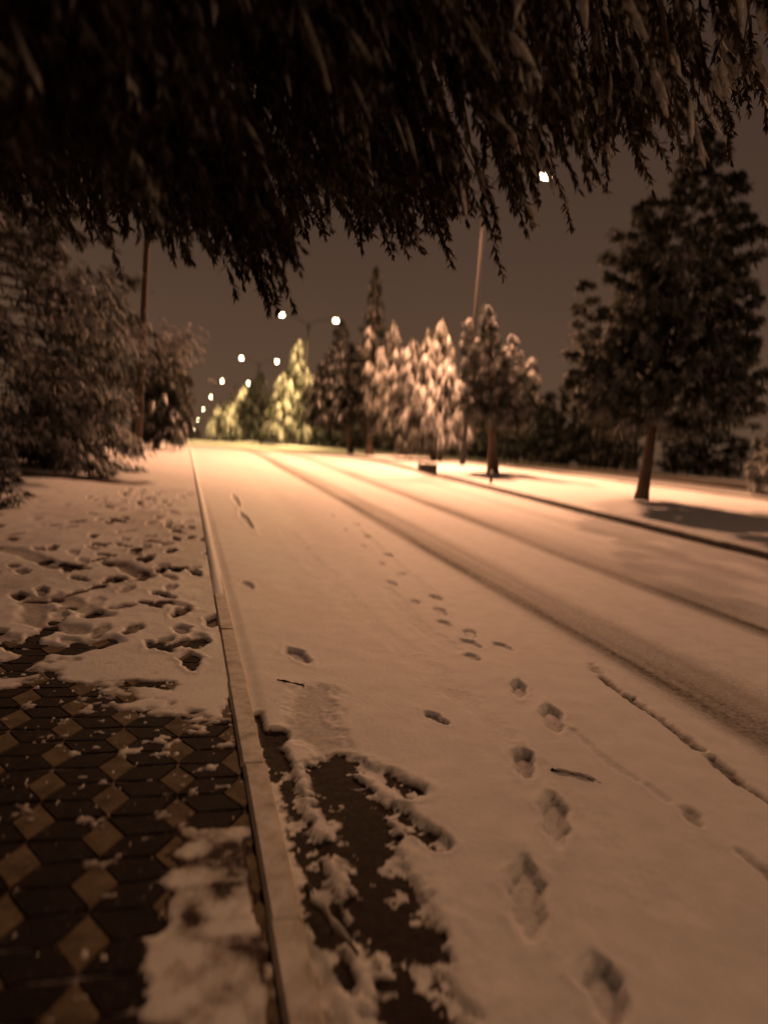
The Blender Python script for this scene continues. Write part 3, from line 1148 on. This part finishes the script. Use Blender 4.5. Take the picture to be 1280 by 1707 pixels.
# ------------------------------------------------------------------ the cedar overhead
foot = V3(-2.1, -1.0, .1)
ced = empty('overhanging_conifer', foot)
tag(ced, 'dark conifer boughs hanging overhead across the top of the view, snow clumps at the right', 'tree')
rg = np.random.default_rng(5)
T, Fo, Sn = MB(), MB(), MB()
tp = trunk_pts(foot - (0, 0, .15), (-1.9, -.8, 8.5), 16, .02, rg)
T.tube(tp, np.linspace(.30, .07, 16), 14, jit=.06, rng=rg)
edge_px = np.array([(-260, 300), (-100, 320), (0, 335), (60, 345), (110, 385), (200, 372), (260, 415), (320, 440), (350, 440), (430, 425), (520, 435), (600, 430), (640, 418), (700, 405),
                    (760, 395), (830, 380), (870, 300), (920, 325), (1010, 335), (1060, 290), (1120, 330), (1180, 215), (1280, 200), (1400, 150)], float)


def edge(x): return np.interp(x, edge_px[:, 0], edge_px[:, 1])


def hang(p, L, n, spread, snow_p, wscale=1.0, big=False):
    """one drooping branchlet: a stem with needle sprays, tip at p"""
    lean = V3(-.46, .04, 0) + rg.normal(0, spread, 3) * V3(1, 1, 0)
    top = p + V3(lean[0] * L, lean[1] * L, L)
    c = bez(top, top * .45 + p * .55 + rg.normal(0, .02, 3), p, 6)
    u = rg.random(n) * .96
    k = (u * 5).astype(int); fr = (u * 5 - k)[:, None]
    P = c[k] * (1 - fr) + c[k + 1] * fr
    T_ = c[k + 1] - c[k]; T_ /= np.linalg.norm(T_, axis=1)[:, None]
    D = T_ * 1.0 + rg.normal(0, .48, (n, 3))
    ln = rg.uniform(.025, .062, n) * (1.15 - .5 * u) * wscale
    v, q, t = blades(P, D, ln, rg.uniform(.007, .014, n) * wscale, .2 * np.ones(n), rg)
    Fo.add(v, q, t)
    if rg.random() < snow_p:
        m = rg.integers(1, 4)
        uu = rg.random(m) * .7
        kk = (uu * 5).astype(int)
        B = c[kk] + rg.normal(0, .008, (m, 3)) + V3(0, 0, .01)
        D2 = (p - top)[None] / L + rg.normal(0, .12, (m, 3))
        v, q = fingers(B, D2, rg.uniform(.06, .20, m), rg.uniform(.018, .042, m) * (2.6 if big else 1.35 if p[0] > .9 else 1), .0, rg)
        Sn.add(v, q)
    return top


limbs = []
def bough(px, py, Y, n_h, snow_p, Lh=(.16, .34), top_fill=1.0, spread=.18):
    """a sub-branch that ends above the given point; branchlets hang along its last metre"""
    p = atY(px, py, Y)
    L0 = rg.uniform(*Lh)
    end = p + V3(0, 0, L0 * .8)
    # towards the trunk and up
    d = V3(-1.9, -.8, 0) - end; d[2] = 0
    dl = np.linalg.norm(d); d /= dl
    back = min(1.5, dl * .6)
    st = end + d * back + V3(rg.normal(0, .1), rg.normal(0, .1), .25 + .15 * rg.random())
    mid = (st + end) / 2 + V3(0, 0, .16)
    c = bez(st, mid, end, 9)
    T.tube(c, np.linspace(.012, .003, 9), 5, cap=False)
    limbs.append(st)
    for k in range(n_h):
        u = 1 - .9 * rg.random() ** 1.4
        i = min(int(u * 8), 7); f = u * 8 - i
        q_ = c[i] * (1 - f) + c[i + 1] * f + rg.normal(0, .07, 3) * V3(1, 1, .3)
        L = rg.uniform(*Lh)
        hang(q_ - V3(-.46 * L, .04 * L, L * .85), L, 74, spread, snow_p, big=px > 960 and py < 170)


# the ragged lower fringe
for k in range(86):
    px = -230 + (1400 + 230) * (k + rg.random()) / 86
    Y = rg.uniform(2.7, 4.1)
    sp = np.interp(px, [0, 500, 800, 1000, 1300], [.03, .08, .3, .6, .75])
    bough(px, edge(px) - rg.uniform(0, 45) + (8 if px < 470 else -16), Y, int(np.interp(px, [0, 850, 950, 1300], [22, 20, 9, 7])), sp)
# tufts that dip lower than the rest
for (px, py, Y) in ((325, 455, 3.2), (340, 468, 3.25), (355, 480, 3.2), (365, 495, 3.3), (380, 512, 3.25), (392, 522, 3.2), (408, 505, 3.3), (395, 480, 3.2), (420, 495, 3.2), (445, 516, 3.15), (400, 532, 3.2), (385, 500, 3.3), (372, 480, 3.3), (436, 512, 3.1), (430, 470, 3.2), (806, 432, 3.0), (800, 415, 3.1), (1015, 352, 3.0), (1125, 345, 2.8), (930, 338, 3.0), (650, 440, 3.3)):
    bough(px, py, Y, 5, .15, Lh=(.22, .36), spread=.08)
# the mass above it
for k in range(300):
    px = rg.uniform(-330, 1420)
    e_ = edge(px)
    py = e_ - 40 - rg.random() ** 1.0 * (e_ + 260)
    dens = np.interp(px, [0, 700, 850, 1000, 1280], [1, .9, .55, .36, .26])
    if rg.random() > dens: continue
    Y = rg.uniform(2.0, 5.2)
    sp = np.interp(px, [0, 400, 700, 900, 1300], [.03, .08, .28, .6, .8])
    bough(px, py, Y, 20 if px < 850 else 13, sp)
# limbs that carry the boughs
ls = np.array(limbs)
az = np.arctan2(ls[:, 1] + .8, ls[:, 0] + 1.9)
order = np.argsort(az)
for grp in np.array_split(order, 34):
    P = ls[grp]
    far_ = P[np.argmax(np.hypot(P[:, 0] + 1.9, P[:, 1] + .8))]
    z0 = np.clip(P[:, 2].mean() + .2, 2.3, 7)
    a = V3(-1.98, -.88, z0)
    c = bez(a, (a + far_) / 2 + V3(0, 0, .35), far_, 12)
    T.tube(c, np.linspace(.055, .012, 12), 7, cap=False)
    for p in P:
        i = np.argmin(np.linalg.norm(c - p, axis=1))
        i = max(i - 2, 0)
        T.tube(bez(c[i], (c[i] + p) / 2 + V3(0, 0, .06), p, 5), np.linspace(.014, .011, 5), 5, cap=False)
# upper crown of the same tree, out of the frame, shading its foot
crown(ced, [((-2.0, -.9, 4.2), (-1.9, -.8, 9.3), 3.7, 'cone')], (m_fol_canopy, m_load), rg, nb=240, nt=150, tw=(.3, .6), ww=(.08, .16), rise=-.1, droop=.7, snow=.1,
      hang=.3, fill=.4, foliage_name='upper_crown', origin=foot, limbs_mb=T)
Fo.build('crown', m_fol_canopy, ced, origin=foot)
tag(Sn.build('snow_load', m_load, ced, smooth=True, origin=foot), kind='stuff')
T.build('trunk', m_bark, ced, smooth=True, origin=foot)


# ------------------------------------------------------------------ lamp posts
def make_lamp(foot, H, half, lens, seed, label):
    foot = np.asarray(foot, float)
    e = empty('street_lamp', foot)
    tag(e, label, 'street lamp', 'double armed street lamps along the median')
    m = MB()
    m.box((0, 0, .012), (.42, .42, .024), bev=.006)
    for sx in (-1, 1):
        for sy in (-1, 1):
            m.tube([(sx * .15, sy * .15, .024), (sx * .15, sy * .15, .07)], .018, 6)
    m.build('base_plate', m_steel, e)
    m = MB()
    zs = np.array([.024, .5, .9, .93, 2, 5, 8, H - .35])
    m.tube([(0, 0, z) for z in zs], [.11, .11, .11, .09, .085, .075, .062, .055], 14)
    m.box((0, -.112, .65), (.11, .02, .32), bev=.006)
    m.build('pole', m_steel, e, smooth=False)
    for s in (-1, 1):
        c = bez(V3(0, 0, H - 1.1), V3(s * .15, 0, H - .1), V3(s * (half - .35), 0, H + .05), 12)
        m = MB(); m.tube(c, np.linspace(.042, .028, 12), 9)
        m.build('arm', m_steel, e, smooth=True)
        # cobra head: a flattened tapering shell
        hd = MB()
        xs = np.array([-.40, -.34, -.15, .10, .28, .36]); ws = np.array([.04, .07, .13, .17, .13, .03]); hs = np.array([.035, .05, .075, .085, .06, .02])
        a = np.linspace(0, 2 * pi, 14, endpoint=False)
        V = []
        for x, w, h_ in zip(xs, ws, hs):
            V.append(np.stack([s * (half + x) + 0 * a, w * np.cos(a), H + .07 + .06 * (x + .4) + np.where(np.sin(a) > 0, h_, h_ * .45) * np.sin(a)], 1))
        V = np.concatenate(V)
        q = []
        for i in range(5):
            for k in range(14):
                k2 = (k + 1) % 14
                q.append((i * 14 + k, i * 14 + k2, i * 14 + 14 + k2, i * 14 + 14 + k))
        hd.add(V, q)
        h_ob = hd.build('lamp_head', m_head, e, smooth=True)
        ln = MB()
        # bowl shaped lens below the head
        pts = []
        us = np.linspace(0, 1, 5)
        for u in us:
            r_ = math.cos(u * pi / 2)
            for k in range(14):
                an = 2 * pi * k / 14
                pts.append((s * (half + .04) + .25 * r_ * math.cos(an), .125 * r_ * math.sin(an), H + .066 + .0 - .11 * math.sin(u * pi / 2)))
        q = [(i * 14 + k, i * 14 + (k + 1) % 14, i * 14 + 14 + (k + 1) % 14, i * 14 + 14 + k) for i in range(4) for k in range(14)]
        ln.add(pts, q)
        ln.build('lens', lens, h_ob, smooth=True)
    return e


def lamp_light(p, power, col, side, size=.12):
    ld = bpy.data.lights.new('lamp_light', 'POINT')
    ld.energy = power
    ld.color = col
    ld.shadow_soft_size = size
    ld.use_nodes = True
    nt = ld.node_tree
    em = nt.nodes['Emission']
    # street optics: cut off above, spread widest at 60-70 degrees from straight down
    tc = nt.nodes.new('ShaderNodeTexCoord')
    sx = nt.nodes.new('ShaderNodeSeparateXYZ')
    nt.links.new(tc.outputs['Normal'], sx.inputs[0])
    r = ramp(nt, mathn(nt, 'MULTIPLY', mathn(nt, 'ADD', sx.outputs['Z'], 1.0), .5), OPTICS)
    # little is thrown back at the pole
    mr = nt.nodes.new('ShaderNodeMapRange')
    nt.links.new(mathn(nt, 'MULTIPLY', sx.outputs['X'], float(side)), mr.inputs[0])
    mr.inputs[1].default_value, mr.inputs[2].default_value = -.85, -.45
    mr.inputs[3].default_value = .03
    nt.links.new(mathn(nt, 'MULTIPLY', r.outputs[0], mr.outputs[0]), em.inputs['Strength'])
    o = bpy.data.objects.new('lamp_light', ld)
    o.location = p
    COL.objects.link(o)
    return o


OPTICS = [(0, (.85, .85, .85)), (.15, (1, 1, 1)), (.24, (.62, .62, .62)), (.33, (.29, .29, .29)), (.44, (.30, .30, .30)), (.5, (.04, .04, .04)), (.56, (0, 0, 0)), (1, (.0, .0, .0))]

PINK = (1, .465, .238)
YEL = (1, .64, .23)
lamp_spec = [
    (28.25, 10.55, 11.45, 2.30, 'nearest double armed street lamp, its thin pole rising beside the snow topped tree'),
    (-11.0, 10.55, 11.45, 2.30, 'double armed street lamp standing behind the viewer, lighting the near footprints and boughs'),
    (67.5, None, 11.4, 2.30, 'second nearest double armed street lamp, both lamps clear against the sky'),
    (106, None, 11.4, 2.30, 'third double armed street lamp down the road, above the yellow lit trees'),
    (145, None, 11.4, 2.30, 'fourth double armed street lamp down the road'),
    (184, None, 11.4, 2.30, 'fifth double armed street lamp, small and low over the far road'),
    (223, None, 11.4, 2.30, 'sixth double armed street lamp, in the bright cluster at the end of the road'),
    (262, None, 11.4, 2.30, 'seventh double armed street lamp, deep in the bright cluster at the end'),
    (300, None, 11.4, 2.30, 'farthest double armed street lamp in the bright cluster at the end'),
]
PW0, PWF, PWB = 20500, 17000, 2000
AMB = (1, .51, .24)
for i, (Y, X, H, half, lab) in enumerate(lamp_spec):
    if X is None: X = 10.55 + float(sh(Y))
    z = .14 + float(zg(Y))
    e = make_lamp((X, Y, z), H - .2, half, m_lens_pink if i < 2 else m_lens_yel, i, lab)
    for s in (-1, 1):
        pw, colr = (PW0 if s < 0 else PW0 * .42, PINK) if i == 0 else (PWB, AMB) if i == 1 else (PWF, YEL)
        l = lamp_light((s * (half + .04), 0, H - .2 - .22), pw, colr, s)
        l.parent = e

# ------------------------------------------------------------------ small things
# utility pole on the left pavement
p = G(230, 762, .1)
e = empty('utility_pole', (p[0], p[1], .1))
tag(e, 'slender wooden pole on the left pavement behind the large conifer', 'pole')
m = MB()
m.tube([(0, 0, -.1), (0, 0, 3), (.02, 0, 6), (.03, 0, 8.6)], [.115, .10, .085, .07], 12)
m.build('pole', m_wood, e, smooth=True)
m = MB()
m.box((0.03, 0, 8.2), (1.2, .09, .10), bev=.01)
m.build('crossarm', m_wood, e)
for x in (-.5, 0.03, .55):
    m = MB()
    m.tube([(x, 0, 8.25), (x, 0, 8.33), (x, 0, 8.34), (x, 0, 8.38), (x, 0, 8.39), (x, 0, 8.43)], [.012, .012, .04, .035, .03, .012], 8)
    m.build('insulator', m_head, e)

# dark drain box at the median edge and the short post beside it
p = G(683, 790, .1)
e = empty('kerb_box', (p[0] + .75, p[1] + .6, .14))
tag(e, 'small low dark box on the median edge in front of the lit trees', 'box')
m = MB(); m.box((0, 0, .13), (.55, .34, .28), bev=.02); m.build('body', m_black, e)
m = MB(); m.box((0, 0, .285), (.60, .40, .03), bev=.01); m.build('lid', m_black, e)
p = G(803, 812, .14)
e = empty('marker_post', (8.35, 20.0, .14))
tag(e, 'short stub post at the median kerb left of the thick trunk', 'post')
m = MB(); m.tube([(0, 0, -.05), (0, 0, .30), (0, 0, .32)], [.04, .038, .02], 9); m.build('post', m_wood, e)
m = MB(); m.tube([(0, 0, .322), (0, 0, .36), (0, 0, .385)], [.055, .05, .01], 9); m.build('snow_cap', m_load, e, smooth=True)


def twig(name, label, a, b_, r, seed, snowy=False, side=2):
    rg_ = np.random.default_rng(seed)
    a, b_ = np.asarray(a, float), np.asarray(b_, float)
    o = (a + b_) / 2
    e = empty(name, o)
    tag(e, label, 'twig')
    m = MB()
    n = 9
    pts = trunk_pts(a, b_, n, .006, rg_) - o
    pts[:, 2] += rg_.uniform(-.003, .004, n)
    m.tube(pts, r * np.linspace(1, .4, n), 7, jit=.12, rng=rg_)
    L = np.linalg.norm(b_ - a)
    for k in range(side):
        i = rg_.integers(2, n - 1)
        d = (b_ - a) / L
        w = np.array([-d[1], d[0], 0]) * (1 if k % 2 else -1)
        m.tube([pts[i], pts[i] + (d * .5 + w * .5) * L * .10, pts[i] + (d * .8 + w * .6) * L * .16 + (0, 0, .004)], [r * .5, r * .35, r * .15], 5)
    m.build('stem', m_twig, e, smooth=True)
    if snowy:
        s_ = MB()
        P = pts[1:-1].copy(); P[:, 2] += r * .8
        s_.tube(P, r * np.array([.3, .8, .9, .5, .9, .7, .2])[:len(P)], 7, jit=.2, rng=rg_)
        s_.build('snow_dusting', m_load, e, smooth=True)
    return e


twig('fallen_twig', 'short dark twig lying alone on the road snow near the kerb', G(463, 1134, .04), G(517, 1145, .04), .009, 1)
twig('fallen_twig', 'dark twig lying across the snow right of the line of footprints', G(918, 1283, .036), G(1012, 1306, .036), .010, 2, True, side=5)
twig('gutter_snow_ridge', 'snow ridge along the gutter beside the near kerb, shaped as a dusted branch', G(512, 1478, .05), G(588, 1592, .05), .013, 3, True, side=2)  # stands for a ridge of snow, modelled as a stem with snow on it

# ------------------------------------------------------------------ night sky
w = bpy.data.worlds.new('World')
sc.world = w
w.use_nodes = True
nt = w.node_tree
bgn = nt.nodes['Background']
tc = nt.nodes.new('ShaderNodeTexCoord')
sx = nt.nodes.new('ShaderNodeSeparateXYZ')
nt.links.new(tc.outputs['Generated'], sx.inputs[0])
# low cloud lit by the town: warmest near the skyline
r = ramp(nt, sx.outputs['Z'], [(0.0, (.118, .066, .038)), (.22, (.077, .044, .029)), (.5, (.048, .028, .020)), (1, (.030, .019, .015))])
nz = noise(nt, 2.2, 4, .55, tc.outputs['Generated']).outputs['Fac']
k = N(nt, 'ShaderNodeMapRange'); nt.links.new(nz, k.inputs[0])
k.inputs[3].default_value, k.inputs[4].default_value = .88, 1.12
vm = N(nt, 'ShaderNodeVectorMath', operation='SCALE')
nt.links.new(r.outputs[0], vm.inputs[0]); nt.links.new(k.outputs[0], vm.inputs['Scale'])
nt.links.new(vm.outputs[0], bgn.inputs['Color'])
bgn.inputs['Strength'].default_value = 1.0

sc.render.engine = 'CYCLES'
sc.cycles.use_denoising = True
sc.cycles.max_bounces = 5
sc.cycles.sample_clamp_indirect = 4
sc.view_settings.view_transform = 'Standard'
sc.view_settings.look = 'None'
sc.view_settings.exposure = 0
sc.view_settings.gamma = 1
